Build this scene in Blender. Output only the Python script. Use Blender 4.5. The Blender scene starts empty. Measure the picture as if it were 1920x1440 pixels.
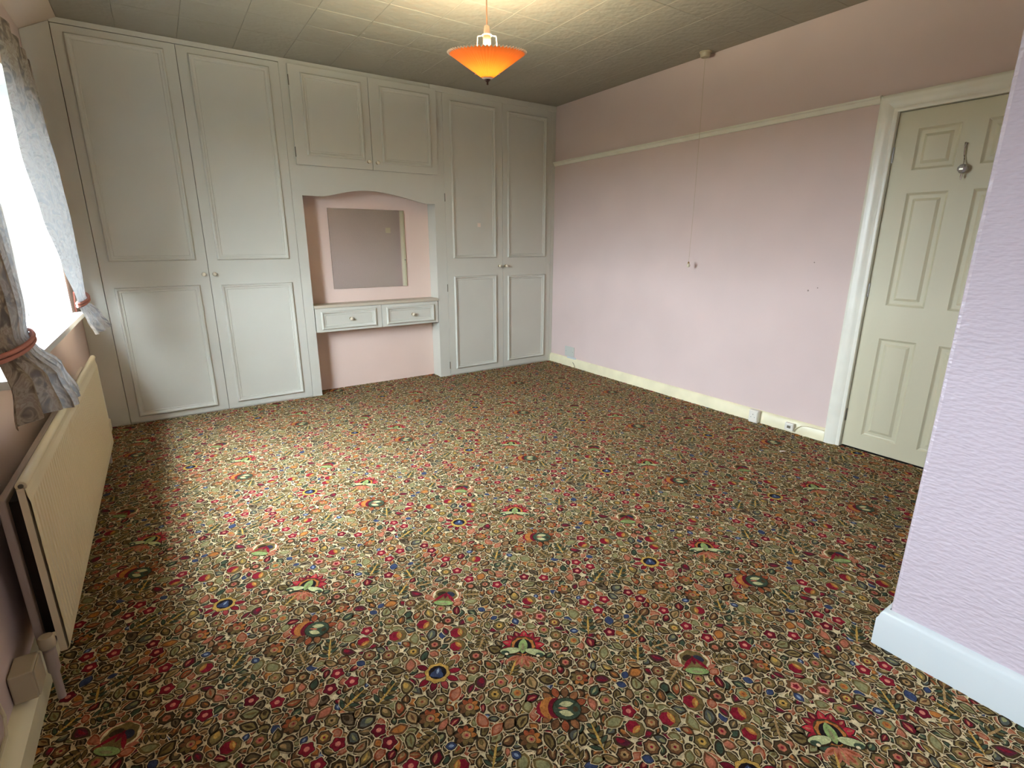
import bpy, bmesh, math, random
import numpy as np
from mathutils import Vector, Matrix

random.seed(7)
SC = bpy.context.scene
COL = SC.collection
PI = math.pi

# ------------------------------------------------------------------ camera
cam_data = bpy.data.cameras.new('camera')
cam_data.sensor_fit = 'HORIZONTAL'
cam_data.sensor_width = 36.0
cam_data.lens = 966.05 / 1920 * 36.0
cam_data.clip_start = 0.02
cam = bpy.data.objects.new('camera', cam_data)
COL.objects.link(cam)
cam.location = (0.4906, -4.4731, 1.2717)
cam.rotation_euler = (PI / 2 - 0.266577, 0.0, -0.587656)
SC.camera = cam

# ------------------------------------------------------------------ world, daylight, exposure
SKY = 92.0
world = bpy.data.worlds.new('overcast_sky')
SC.world = world
world.use_nodes = True
wn = world.node_tree
wn.nodes.clear()
w_out = wn.nodes.new('ShaderNodeOutputWorld')
w_bg = wn.nodes.new('ShaderNodeBackground')
w_tc = wn.nodes.new('ShaderNodeTexCoord')
w_sep = wn.nodes.new('ShaderNodeSeparateXYZ')
w_ramp = wn.nodes.new('ShaderNodeValToRGB')
w_map = wn.nodes.new('ShaderNodeMapRange')
w_map.inputs['From Min'].default_value = -1
w_map.inputs['From Max'].default_value = 1
wn.links.new(w_tc.outputs['Generated'], w_sep.inputs[0])
wn.links.new(w_sep.outputs['Z'], w_map.inputs['Value'])
wn.links.new(w_map.outputs[0], w_ramp.inputs[0])
el = w_ramp.color_ramp.elements
el[0].position = 0.0
el[0].color = (0.035, 0.036, 0.03, 1)          # ground below the horizon
el[1].position = 1.0
el[1].color = (0.93, 1.03, 1.19, 1)            # overcast: the zenith three times as bright as the horizon
for pos, c in ((0.496, (0.038, 0.040, 0.034, 1)), (0.504, (0.33, 0.365, 0.425, 1))):
    e = el.new(pos)
    e.color = c
wn.links.new(w_ramp.outputs[0], w_bg.inputs['Color'])
w_bg.inputs['Strength'].default_value = SKY
wn.links.new(w_bg.outputs[0], w_out.inputs['Surface'])

# sky portals in the two window openings (they only guide the sampling of the sky)
def portal(y0, y1, z0, z1, x):
    d = bpy.data.lights.new('sky_portal', 'AREA')
    d.shape = 'RECTANGLE'
    d.size = y1 - y0
    d.size_y = z1 - z0
    d.cycles.is_portal = True
    o = bpy.data.objects.new('sky_portal', d)
    COL.objects.link(o)
    o.location = (x, (y0 + y1) / 2, (z0 + z1) / 2)
    o.rotation_euler = Matrix(((0, 0, -1), (1, 0, 0), (0, -1, 0))).to_euler()
    return o
W1 = (-2.28, -0.35, 0.83, 2.10)
W2 = (-5.45, -4.90, 0.83, 2.10)
portal(*W1, -0.27)
portal(*W2, -0.27)

SC.view_settings.view_transform = 'Standard'
SC.view_settings.look = 'None'
SC.view_settings.exposure = 0.32
SC.view_settings.gamma = 1.0
SC.view_settings.use_curve_mapping = False
SC.cycles.use_denoising = True
SC.cycles.max_bounces = 5
SC.cycles.diffuse_bounces = 4
SC.cycles.use_adaptive_sampling = True
SC.cycles.adaptive_threshold = 0.08
SC.cycles.use_light_tree = False
SC.cycles.transparent_max_bounces = 8
SC.cycles.sample_clamp_indirect = 8.0
SC.cycles.caustics_reflective = False
SC.cycles.caustics_refractive = False

# ------------------------------------------------------------------ materials
def lin(c):
    return tuple(((v / 255) / 12.92 if v / 255 <= 0.04045 else ((v / 255 + 0.055) / 1.055) ** 2.4) for v in c)

def mat(name, rgb, rough=0.6, metallic=0.0, spec=0.35, var=0.0, var_scale=6.0, bump=None, trans=0.0):
    """bump = list of (scale xyz, strength, distance, kind)"""
    m = bpy.data.materials.new(name)
    m.use_nodes = True
    n, l = m.node_tree.nodes, m.node_tree.links
    b = n['Principled BSDF']
    c = lin(rgb) + (1,)
    b.inputs['Base Color'].default_value = c
    b.inputs['Roughness'].default_value = rough
    b.inputs['Metallic'].default_value = metallic
    b.inputs['Specular IOR Level'].default_value = spec
    tc = n.new('ShaderNodeTexCoord')
    if var > 0:
        nz = n.new('ShaderNodeTexNoise')
        nz.inputs['Scale'].default_value = var_scale
        nz.inputs['Detail'].default_value = 2
        l.new(tc.outputs['Object'], nz.inputs['Vector'])
        mr = n.new('ShaderNodeMapRange')
        mr.inputs['From Min'].default_value = 0.3
        mr.inputs['From Max'].default_value = 0.7
        mr.inputs['To Min'].default_value = 1 - var
        mr.inputs['To Max'].default_value = 1 + var * 0.5
        l.new(nz.outputs['Fac'], mr.inputs['Value'])
        mx = n.new('ShaderNodeMix')
        mx.data_type = 'RGBA'
        mx.blend_type = 'MULTIPLY'
        mx.inputs['Factor'].default_value = 1
        mx.inputs['A'].default_value = c
        l.new(mr.outputs[0], mx.inputs['B'])
        l.new(mx.outputs['Result'], b.inputs['Base Color'])
    prev = None
    for (sc, st, dist, kind) in (bump or []):
        mp = n.new('ShaderNodeMapping')
        mp.inputs['Scale'].default_value = sc
        l.new(tc.outputs['Object'], mp.inputs['Vector'])
        if kind == 'voronoi':
            t = n.new('ShaderNodeTexVoronoi')
            o = t.outputs['Distance']
        else:
            t = n.new('ShaderNodeTexNoise')
            t.inputs['Detail'].default_value = 1
            o = t.outputs['Fac']
        t.inputs['Scale'].default_value = 1.0
        l.new(mp.outputs[0], t.inputs['Vector'])
        bp = n.new('ShaderNodeBump')
        bp.inputs['Strength'].default_value = st
        bp.inputs['Distance'].default_value = dist
        l.new(o, bp.inputs['Height'])
        if prev:
            l.new(prev.outputs['Normal'], bp.inputs['Normal'])
        prev = bp
    if prev:
        l.new(prev.outputs['Normal'], b.inputs['Normal'])
    if trans > 0:
        tr = n.new('ShaderNodeBsdfTranslucent')
        tr.inputs['Color'].default_value = c
        ms = n.new('ShaderNodeMixShader')
        ms.inputs[0].default_value = trans
        l.new(b.outputs[0], ms.inputs[1])
        l.new(tr.outputs[0], ms.inputs[2])
        l.new(ms.outputs[0], n['Material Output'].inputs['Surface'])
    return m

M = {}
M['wall'] = mat('pink_wallpaper', (216, 196, 189), 0.75, var=0.04, var_scale=2.2,
                bump=[((90, 90, 60), 0.25, 0.0015, 'noise')])
M['partition'] = mat('lilac_embossed_wallpaper', (208, 195, 203), 0.34, spec=0.6, var=0.02, var_scale=2,
                     bump=[((60, 42, 115), 0.9, 0.006, 'noise'), ((14, 10, 22), 0.35, 0.006, 'noise')])
M['ceiling'] = mat('ceiling_paint', (158, 154, 140), 0.8, bump=[((26, 26, 26), 0.6, 0.007, 'noise'), ((9, 9, 9), 0.4, 0.01, 'noise')])
M['alcove'] = mat('brightened_peach_wallpaper', (236, 211, 196), 0.75, var=0.03, var_scale=2.5, bump=[((90, 90, 60), 0.2, 0.0015, 'noise')])  # colour raised above the other walls to make up for light missing in the alcove
M['slope'] = mat('ceiling_slope_paint', (205, 190, 172), 0.8, bump=[((30, 30, 30), 0.3, 0.003, 'noise')])
M['cabinet'] = mat('grey_white_cabinet_paint', (205, 204, 191), 0.5, var=0.03, var_scale=3,
                   bump=[((60, 60, 25), 0.06, 0.001, 'noise')])
M['cabinet_in'] = mat('cabinet_carcass', (120, 112, 98), 0.7)
M['shelf'] = mat('shelf_laminate', (196, 186, 165), 0.4)
M['gloss'] = mat('white_gloss_paint', (232, 230, 214), 0.3, spec=0.5, var=0.05, var_scale=9)
M['cream_gloss'] = mat('cream_gloss_paint', (236, 228, 192), 0.35, spec=0.5, var=0.10, var_scale=7)
M['white_gloss'] = mat('fresh_white_gloss', (212, 219, 219), 0.3, spec=0.5, var=0.02)
M['door'] = mat('pale_green_white_door_paint', (204, 199, 170), 0.45, spec=0.4,
                bump=[((70, 70, 12), 0.08, 0.001, 'noise')])
M['sill'] = mat('white_window_paint', (212, 218, 222), 0.35, spec=0.5)
M['radiator'] = mat('cream_radiator_enamel', (226, 214, 178), 0.38, spec=0.5)
M['rad_side'] = mat('radiator_back_panel', (176, 162, 150), 0.5)
M['plastic'] = mat('white_plastic', (226, 222, 208), 0.35, spec=0.5)
M['plastic_old'] = mat('aged_plastic', (186, 174, 146), 0.4, spec=0.5)
M['grey_plate'] = mat('grey_blank_plate', (196, 198, 188), 0.4)
M['knob'] = mat('cream_ceramic_knob', (232, 222, 196), 0.2, spec=0.6)
M['brass'] = mat('tarnished_brass', (150, 122, 78), 0.35, metallic=0.9)
M['chrome'] = mat('chrome', (205, 200, 195), 0.12, metallic=1.0)
M['dark'] = mat('dark_recess', (38, 33, 28), 0.8)
M['hinge'] = mat('painted_hinge', (110, 104, 90), 0.5, metallic=0.3)
M['pink_cord'] = mat('pink_cord', (196, 132, 118), 0.8)
M['cord'] = mat('off_white_cord', (200, 184, 158), 0.7)
M['cable'] = mat('cream_cable', (222, 212, 178), 0.5)
M['mark'] = mat('wall_mark', (158, 138, 130), 0.9)
M['black'] = mat('dark_finial', (60, 28, 20), 0.35)
M['steel'] = mat('satin_steel', (150, 148, 142), 0.3, metallic=0.9)
M['paper'] = mat('paper_scrap', (238, 222, 205), 0.8)

m = bpy.data.materials.new('mirror_glass'); m.use_nodes = True
b = m.node_tree.nodes['Principled BSDF']
b.inputs['Base Color'].default_value = (0.90, 0.85, 0.70, 1); b.inputs['Metallic'].default_value = 1; b.inputs['Roughness'].default_value = 0.02
M['mirror'] = m

def glass_pane():
    m = bpy.data.materials.new('window_glass'); m.use_nodes = True
    n, l = m.node_tree.nodes, m.node_tree.links
    n.remove(n['Principled BSDF'])
    t = n.new('ShaderNodeBsdfTransparent'); t.inputs['Color'].default_value = (0.95, 0.97, 0.96, 1)
    g = n.new('ShaderNodeBsdfGlossy'); g.inputs['Roughness'].default_value = 0.02
    lw = n.new('ShaderNodeLayerWeight'); lw.inputs['Blend'].default_value = 0.5
    pw = n.new('ShaderNodeMath'); pw.operation = 'POWER'; pw.inputs[1].default_value = 5.0
    f = n.new('ShaderNodeMapRange'); f.inputs['To Min'].default_value = 0.03; f.inputs['To Max'].default_value = 0.6
    l.new(lw.outputs['Facing'], pw.inputs[0]); l.new(pw.outputs[0], f.inputs['Value'])
    x = n.new('ShaderNodeMixShader')
    l.new(f.outputs[0], x.inputs[0]); l.new(t.outputs[0], x.inputs[1]); l.new(g.outputs[0], x.inputs[2])
    l.new(x.outputs[0], n['Material Output'].inputs['Surface'])
    return m
M['glass'] = glass_pane()

def crystal():
    m = bpy.data.materials.new('cut_glass'); m.use_nodes = True
    b = m.node_tree.nodes['Principled BSDF']
    b.inputs['Base Color'].default_value = (0.75, 0.72, 0.74, 1); b.inputs['Roughness'].default_value = 0.05
    b.inputs['Transmission Weight'].default_value = 0.6; b.inputs['Metallic'].default_value = 0.3
    return m
M['crystal'] = crystal()

def shade_mat():
    m = bpy.data.materials.new('orange_pleated_fabric'); m.use_nodes = True
    n, l = m.node_tree.nodes, m.node_tree.links
    b = n['Principled BSDF']
    b.inputs['Base Color'].default_value = (0.78, 0.20, 0.035, 1); b.inputs['Roughness'].default_value = 0.8
    t = n.new('ShaderNodeBsdfTranslucent'); t.inputs['Color'].default_value = (1.0, 0.175, 0.014, 1)
    x = n.new('ShaderNodeMixShader'); x.inputs[0].default_value = 0.016
    l.new(b.outputs[0], x.inputs[1]); l.new(t.outputs[0], x.inputs[2])
    l.new(x.outputs[0], n['Material Output'].inputs['Surface'])
    return m
M['shade'] = shade_mat()

def emit(name, rgb, s):
    m = bpy.data.materials.new(name); m.use_nodes = True
    b = m.node_tree.nodes['Principled BSDF']
    b.inputs['Base Color'].default_value = (0.9, 0.9, 0.85, 1)
    b.inputs['Emission Color'].default_value = rgb + (1,); b.inputs['Emission Strength'].default_value = s
    return m
M['bulb'] = emit('warm_bulb', (1.0, 0.92, 0.64), 1500.0)

def curtain_mat():
    m = bpy.data.materials.new('floral_curtain_cloth'); m.use_nodes = True
    n, l = m.node_tree.nodes, m.node_tree.links
    b = n['Principled BSDF']
    tc = n.new('ShaderNodeTexCoord')
    nz = n.new('ShaderNodeTexNoise'); nz.inputs['Scale'].default_value = 13; nz.inputs['Detail'].default_value = 3; nz.inputs['Distortion'].default_value = 1.6
    l.new(tc.outputs['UV'], nz.inputs['Vector'])
    r = n.new('ShaderNodeValToRGB')
    e = r.color_ramp.elements
    e[0].position = 0.36; e[0].color = lin((92, 76, 58)) + (1,)
    e[1].position = 0.66; e[1].color = lin((168, 154, 132)) + (1,)
    for p, c in ((0.45, (124, 106, 82)), (0.52, (164, 150, 126)), (0.60, (140, 120, 100))):
        k = e.new(p); k.color = lin(c) + (1,)
    l.new(nz.outputs['Fac'], r.inputs[0]); l.new(r.outputs[0], b.inputs['Base Color'])
    b.inputs['Roughness'].default_value = 0.9
    t = n.new('ShaderNodeBsdfTranslucent'); t.inputs['Color'].default_value = (0.62, 0.62, 0.60, 1)   # pale lining
    x = n.new('ShaderNodeMixShader'); x.inputs[0].default_value = 0.04
    l.new(b.outputs[0], x.inputs[1]); l.new(t.outputs[0], x.inputs[2])
    l.new(x.outputs[0], n['Material Output'].inputs['Surface'])
    return m
M['curtain'] = curtain_mat()

def carpet_mat():
    m = bpy.data.materials.new('woven_floral_carpet'); m.use_nodes = True
    n, l = m.node_tree.nodes, m.node_tree.links
    b = n['Principled BSDF']
    at = n.new('ShaderNodeAttribute'); at.attribute_name = 'yarn'
    tc = n.new('ShaderNodeTexCoord')
    nz = n.new('ShaderNodeTexNoise'); nz.inputs['Scale'].default_value = 230; nz.inputs['Detail'].default_value = 1
    l.new(tc.outputs['Object'], nz.inputs['Vector'])
    n2 = n.new('ShaderNodeTexNoise'); n2.inputs['Scale'].default_value = 60; n2.inputs['Detail'].default_value = 0
    l.new(tc.outputs['Object'], n2.inputs['Vector'])
    mr = n.new('ShaderNodeMapRange'); mr.inputs['From Min'].default_value = 0.25; mr.inputs['From Max'].default_value = 0.75
    mr.inputs['To Min'].default_value = 0.68; mr.inputs['To Max'].default_value = 1.20
    l.new(nz.outputs['Fac'], mr.inputs['Value'])
    m2 = n.new('ShaderNodeMapRange'); m2.inputs['From Min'].default_value = 0.25; m2.inputs['From Max'].default_value = 0.75
    m2.inputs['To Min'].default_value = 0.80; m2.inputs['To Max'].default_value = 1.15
    l.new(n2.outputs['Fac'], m2.inputs['Value'])
    mu = n.new('ShaderNodeMath'); mu.operation = 'MULTIPLY'
    l.new(mr.outputs[0], mu.inputs[0]); l.new(m2.outputs[0], mu.inputs[1])
    mx = n.new('ShaderNodeMix'); mx.data_type = 'RGBA'; mx.blend_type = 'MULTIPLY'; mx.inputs['Factor'].default_value = 1
    l.new(at.outputs['Color'], mx.inputs['A']); l.new(mu.outputs[0], mx.inputs['B'])
    l.new(mx.outputs['Result'], b.inputs['Base Color'])
    b.inputs['Roughness'].default_value = 0.95; b.inputs['Specular IOR Level'].default_value = 0.1
    bp = n.new('ShaderNodeBump'); bp.inputs['Strength'].default_value = 0.5; bp.inputs['Distance'].default_value = 0.004
    l.new(nz.outputs['Fac'], bp.inputs['Height']); l.new(bp.outputs['Normal'], b.inputs['Normal'])
    return m
M['carpet'] = carpet_mat()

# ------------------------------------------------------------------ helpers
ORG = {}

def root(name, loc, label=None, cat=None, group=None):
    o = bpy.data.objects.new(name, None)
    o.empty_display_size = 0.1
    COL.objects.link(o)
    o.location = loc
    ORG[o.name] = Vector(loc)
    return tag(o, label, cat, group)

def tag(o, label=None, cat=None, group=None, kind=None):
    if label: o['label'] = label
    if cat: o['category'] = cat
    if group: o['group'] = group
    if kind: o['kind'] = kind
    return o

class MB:
    """collects shapes in world coordinates, builds ONE mesh object"""
    def __init__(self):
        self.v, self.f = [], []
    def add(self, vs, fs):
        k = len(self.v)
        self.v += [tuple(p) for p in vs]
        self.f += [tuple(i + k for i in f) for f in fs]
        return self
    def box(self, x0, x1, y0, y1, z0, z1):
        x0, x1 = min(x0, x1), max(x0, x1); y0, y1 = min(y0, y1), max(y0, y1); z0, z1 = min(z0, z1), max(z0, z1)
        vs = [(x0, y0, z0), (x1, y0, z0), (x1, y1, z0), (x0, y1, z0), (x0, y0, z1), (x1, y0, z1), (x1, y1, z1), (x0, y1, z1)]
        return self.add(vs, [(0, 3, 2, 1), (4, 5, 6, 7), (0, 1, 5, 4), (1, 2, 6, 5), (2, 3, 7, 6), (3, 0, 4, 7)])
    def prism(self, pts, axis, a, b):
        """extrude a 2D outline along an axis from a to b; pts are the other two coordinates in xyz order"""
        n = len(pts)
        def mk(p, t):
            return (t, p[0], p[1]) if axis == 'x' else (p[0], t, p[1]) if axis == 'y' else (p[0], p[1], t)
        vs = [mk(p, a) for p in pts] + [mk(p, b) for p in pts]
        fs = [tuple(range(n)), tuple(range(2 * n - 1, n - 1, -1))]
        fs += [(i, i + n, (i + 1) % n + n, (i + 1) % n) for i in range(n)]
        return self.add(vs, fs)
    def lathe(self, prof, c, axis='z', seg=20, wob=None):
        """prof: (radius, height along axis)"""
        vs, fs = [], []
        for (r, h) in prof:
            for k in range(seg):
                a = 2 * PI * k / seg
                rr = r * (1 + (wob(k) if wob else 0))
                p, q = rr * math.cos(a), rr * math.sin(a)
                vs.append((c[0] + p, c[1] + q, c[2] + h) if axis == 'z' else (c[0] + h, c[1] + p, c[2] + q) if axis == 'x' else (c[0] + p, c[1] + h, c[2] + q))
        n = len(prof)
        for i in range(n - 1):
            for k in range(seg):
                k2 = (k + 1) % seg
                fs.append((i * seg + k, i * seg + k2, (i + 1) * seg + k2, (i + 1) * seg + k))
        if prof[0][0] > 1e-6: fs.append(tuple(range(seg))[::-1])
        if prof[-1][0] > 1e-6: fs.append(tuple((n - 1) * seg + k for k in range(seg)))
        return self.add(vs, fs)
    def tube(self, path, r, seg=8, closed=False):
        P = [Vector(p) for p in path]
        n = len(P)
        vs, fs = [], []
        up = Vector((0.13, 0.21, 0.97))
        for i in range(n):
            if closed: t = P[(i + 1) % n] - P[i - 1]
            else: t = P[min(i + 1, n - 1)] - P[max(i - 1, 0)]
            t.normalize()
            a = t.cross(up)
            if a.length < 1e-4: a = t.cross(Vector((1, 0, 0)))
            a.normalize(); bb = t.cross(a)
            rr = r[i] if isinstance(r, (list, tuple)) else r
            for k in range(seg):
                w = 2 * PI * k / seg
                vs.append(tuple(P[i] + a * (rr * math.cos(w)) + bb * (rr * math.sin(w))))
        m = n if closed else n - 1
        for i in range(m):
            j = (i + 1) % n
            for k in range(seg):
                k2 = (k + 1) % seg
                fs.append((i * seg + k, i * seg + k2, j * seg + k2, j * seg + k))
        if not closed:
            fs.append(tuple(range(seg))[::-1]); fs.append(tuple((n - 1) * seg + k for k in range(seg)))
        return self.add(vs, fs)
    def frame(self, a0, a1, b0, b1, base, prof, axis='y', sign=-1):
        """mitred rectangular moulding; prof = (inset, height); in the xz plane (axis y) or the yz plane (axis x)"""
        vs, fs = [], []
        n = len(prof)
        for (ins, h) in prof:
            for (a, b_) in ((a0 + ins, b0 + ins), (a1 - ins, b0 + ins), (a1 - ins, b1 - ins), (a0 + ins, b1 - ins)):
                vs.append((a, base + sign * h, b_) if axis == 'y' else (base + sign * h, a, b_))
        for i in range(n - 1):
            for k in range(4):
                k2 = (k + 1) % 4
                fs.append((i * 4 + k, i * 4 + k2, (i + 1) * 4 + k2, (i + 1) * 4 + k))
        return self.add(vs, fs)
    def build(self, name, mt, parent=None, bevel=0.0, smooth=False, segs=2):
        me = bpy.data.meshes.new(name)
        off = ORG.get(parent.name, Vector()) if parent else Vector()
        me.from_pydata([(p[0] - off.x, p[1] - off.y, p[2] - off.z) for p in self.v], [], self.f)
        bm = bmesh.new(); bm.from_mesh(me)
        bmesh.ops.recalc_face_normals(bm, faces=bm.faces)
        if bevel:
            es = [e for e in bm.edges if len(e.link_faces) == 2 and e.calc_face_angle(0) > 0.5]
            bmesh.ops.bevel(bm, geom=es, offset=bevel, segments=segs, profile=0.5, affect='EDGES', clamp_overlap=True)
        if smooth:
            for f in bm.faces: f.smooth = True
            for e in bm.edges:
                if len(e.link_faces) == 2 and e.calc_face_angle(0) > 0.7: e.smooth = False
        bm.to_mesh(me); bm.free()
        me.materials.append(M[mt])
        o = bpy.data.objects.new(name, me)
        COL.objects.link(o)
        if parent:
            o.parent = parent
            ORG[o.name] = off
        return o

def box(name, mt, parent, x0, x1, y0, y1, z0, z1, bevel=0.0):
    return MB().box(x0, x1, y0, y1, z0, z1).build(name, mt, parent, bevel)

def struct(o):
    o['kind'] = 'structure'
    return o

# ------------------------------------------------------------------ room shell
H, W, YB, YR = 2.58, 4.0, 0.16, -5.6
DY0, DY1, DH = -3.81, -3.047, 1.97           # door opening
PX, PY = 2.285, -3.975                        # partition block

floor = struct(box('floor', 'dark', None, -0.3, 4.3, YR - 0.1, 0.45, -0.12, -0.001))

def wall_with_openings(ops, y0, y1, z1, x0, x1):
    """slab between x0 and x1 with rectangular openings (ya, yb, za, zb)"""
    mb = MB()
    y = y0
    for (a, b_, za, zb) in sorted(ops):
        mb.box(x0, x1, y, a, 0, z1)
        if za > 0: mb.box(x0, x1, a, b_, 0, za)
        mb.box(x0, x1, a, b_, zb, z1)
        y = b_
    mb.box(x0, x1, y, y1, 0, z1)
    return mb
wall_left = struct(wall_with_openings([W1, W2], YR, YB, 2.62, -0.32, 0.0).build('wall_left', 'wall'))
wall_right = struct(wall_with_openings([(DY0 - 0.012, DY1 + 0.012, 0, DH + 0.012)], PY - 0.3, YB, 2.62, W, W + 0.18).build('wall_right', 'wall'))
struct(box('wall_landing', 'wall', None, W + 0.185, W + 0.25, DY0 - .2, DY1 + .2, 0, 2.62))
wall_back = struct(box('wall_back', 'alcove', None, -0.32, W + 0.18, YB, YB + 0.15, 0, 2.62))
wall_rear = struct(box('wall_rear', 'wall', None, -0.32, W + 0.18, YR - 0.15, YR, 0, 2.62))
wall_part = struct(box('wall_partition', 'partition', None, PX, W + 0.02, YR, PY, 0, 2.62, 0.012))
for (y, z, r) in ((-2.717, 1.153, .004), (-2.704, 0.973, .006), (-2.761, 0.994, .004)):
    MB().lathe([(r, 0.0), (r * .8, -0.0015), (0.0, -0.002)], (W, y, z), 'x', 8).build('screw_hole', 'mark', wall_right)

# ceiling: slab, the sloping strip over the window wall, and tiles
ceiling = struct(box('ceiling', 'ceiling', None, -0.32, W + 0.18, YR - 0.1, YB + 0.1, H + 0.012, H + 0.1))
MB().prism([(0.0, 2.483), (0.187, H), (0.187, H + 0.03), (-0.02, H + 0.03), (-0.02, 2.47)], 'y', YR, YB).build('ceiling_slope', 'slope', ceiling)
tile_cache = {}
def tile_mesh(w, d):
    key = (round(w, 3), round(d, 3))
    if key not in tile_cache:
        g, c, t = 0.0005, 0.0035, 0.012
        a, b_ = w / 2 - g, d / 2 - g
        vs = [(-a, -b_, t), (a, -b_, t), (a, b_, t), (-a, b_, t), (-a, -b_, c * .5), (a, -b_, c * .5), (a, b_, c * .5), (-a, b_, c * .5),
              (-a + c, -b_ + c, 0), (a - c, -b_ + c, 0), (a - c, b_ - c, 0), (-a + c, b_ - c, 0)]
        fs = [(8, 11, 10, 9)] + [(i, i + 4, (i + 1) % 4 + 4, (i + 1) % 4) for i in range(4)] + [(i + 4, i + 8, (i + 1) % 4 + 8, (i + 1) % 4 + 4) for i in range(4)]
        me = bpy.data.meshes.new('ceiling_tile'); me.from_pydata(vs, [], fs); me.materials.append(M['ceiling'])
        bm = bmesh.new(); bm.from_mesh(me); bmesh.ops.recalc_face_normals(bm, faces=bm.faces)
        for f in bm.faces:
            if f.normal.z > 0.5: f.normal_flip()
        bm.to_mesh(me); bm.free()
        tile_cache[key] = me
    return tile_cache[key]
xe = [0.187] + [0.47 + 0.33 * i for i in range(11)] + [W]
ye = [YR]
y = -0.42 - 0.285 * 18
while y < 0.1:
    if y > YR + 0.05: ye.append(y)
    y += 0.285
ye[-1] = 0.0 if abs(ye[-1]) < 0.2 else ye[-1]
for i in range(len(xe) - 1):
    for j in range(len(ye) - 1):
        cx, cy = (xe[i] + xe[i + 1]) / 2, (ye[j] + ye[j + 1]) / 2
        if cx > PX and cy < PY: continue
        o = bpy.data.objects.new('ceiling_tile', tile_mesh(xe[i + 1] - xe[i], ye[j + 1] - ye[j]))
        COL.objects.link(o); o.parent = ceiling
        o.location = (cx, cy, H - 0.0005)
        o.rotation_euler = (random.uniform(-1, 1) * .002, random.uniform(-1, 1) * .002, 0)

# baseboards, picture rail
def skirting_profile(h, t):
    return [(0, 0), (t, 0), (t, h * .72), (t * .8, h * .80), (t * .72, h * .88), (t * .35, h * .97), (0, h)]
bb = MB(); bb.prism([(W - a, z) for a, z in skirting_profile(0.092, 0.022)], 'y', DY1 + 0.09, 0.0)
struct(bb.build('baseboard_right', 'cream_gloss', smooth=True))
bb = MB(); bb.prism([(a, z) for a, z in skirting_profile(0.097, 0.04)], 'y', YR, -0.02)
struct(bb.build('baseboard_left', 'cream_gloss', smooth=True))
pp = skirting_profile(0.135, 0.024)
n_ = len(pp)
ring = [[(PX - a, YR, z) for a, z in pp], [(PX - a, PY + a, z) for a, z in pp], [(W - 0.03, PY + a, z) for a, z in pp]]
bb = MB().add([p for r_ in ring for p in r_], [(k * n_ + i, k * n_ + (i + 1) % n_, (k + 1) * n_ + (i + 1) % n_, (k + 1) * n_ + i) for k in (0, 1) for i in range(n_)])
struct(bb.build('baseboard_partition', 'white_gloss', smooth=True))
tr = MB(); tr.prism([(W, 2.028), (W - .012, 2.03), (W - .016, 2.038), (W - .02, 2.052), (W - .03, 2.058), (W - .03, 2.066), (W - .012, 2.07), (W, 2.07)], 'y', DY1 + 0.094, 0.0)
tr = struct(tr.build('trim_1', 'gloss', smooth=True))
tag(tr, 'cream picture rail running from wardrobe to door frame')

# door with architrave
door = root('door_1', (W + 0.04, (DY0 + DY1) / 2, 0))
struct(door)
leaf = MB().box(W + 0.028, W + 0.06, DY0 + .003, DY1 - .003, 0.012, DH - .003).build('door_leaf', 'door', door)
sty = [(-3.152, -3.342), (-3.447, -3.68)]
rows = [(1.66, 1.872), (0.918, 1.541), (0.104, 0.722)]
# stiles and rails stand proud of the recessed panels
fx0, fx1 = W + 0.018, W + 0.028
ly0, ly1 = DY0 + .003, DY1 - .003
ys = sorted([ly0, ly1] + [v for s in sty for v in s])
fr = MB()
for (a, b_) in ((ys[0], ys[1]), (ys[2], ys[3]), (ys[4], ys[5])):
    fr.box(fx0, fx1, a, b_, 0.012, DH - .003)
zs = [0.012, 0.104, 0.722, 0.918, 1.541, 1.66, 1.872, DH - .003]
for (za, zb) in ((zs[0], zs[1]), (zs[2], zs[3]), (zs[4], zs[5]), (zs[6], zs[7])):
    for s in sty:
        fr.box(fx0, fx1, s[1], s[0], za, zb)
fr.build('stile_frame', 'door', door)
for s in sty:
    for (za, zb) in rows:
        pm = MB().frame(s[1], s[0], za, zb, W + 0.0285, [(0, .0105), (.010, .002), (.016, .0), (.030, .0), (.045, .0075), (.0451, .0075)], 'x', -1)
        a, b_, c, d = s[1] + .045, s[0] - .045, za + .045, zb - .045
        pm.add([(W + .021, a, c), (W + .021, b_, c), (W + .021, b_, d), (W + .021, a, d)], [(0, 1, 2, 3)])
        pm.build('door_panel', 'door', door)
lin_ = MB().box(W + .0, W + .18, DY0 - .012, DY0, 0, DH).box(W, W + .18, DY1, DY1 + .012, 0, DH).box(W, W + .18, DY0 - .012, DY1 + .012, DH, DH + .012)
lin_.box(W + .062, W + .075, DY0, DY0 + .02, 0, DH).box(W + .062, W + .075, DY1 - .02, DY1, 0, DH)
lin_.build('door_lining', 'gloss', door)
def arch_prof(t):
    return [(0, 0), (0, .008), (.012, .012), (.020, .010), (.034, .017), (.056, .021), (.074, .020), (.084, .022), (.092, .018), (.092, 0)]
ap = arch_prof(0)
ar = MB().prism([(W - h, DY1 + a) for a, h in ap], 'z', 0.0, DH)      # far jamb
vs, fs = [], []
n = len(ap)
# mitred top piece: polygons swept along y with mitre at both ends
for yy, sgn in ((DY1, 1), (DY0, -1)):
    for a, h in ap: vs.append((W - h, yy + sgn * a, DH + a))
fs = [(i, (i + 1) % n, (i + 1) % n + n, i + n) for i in range(n)] + [tuple(range(n)), tuple(range(2 * n - 1, n - 1, -1))]
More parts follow.
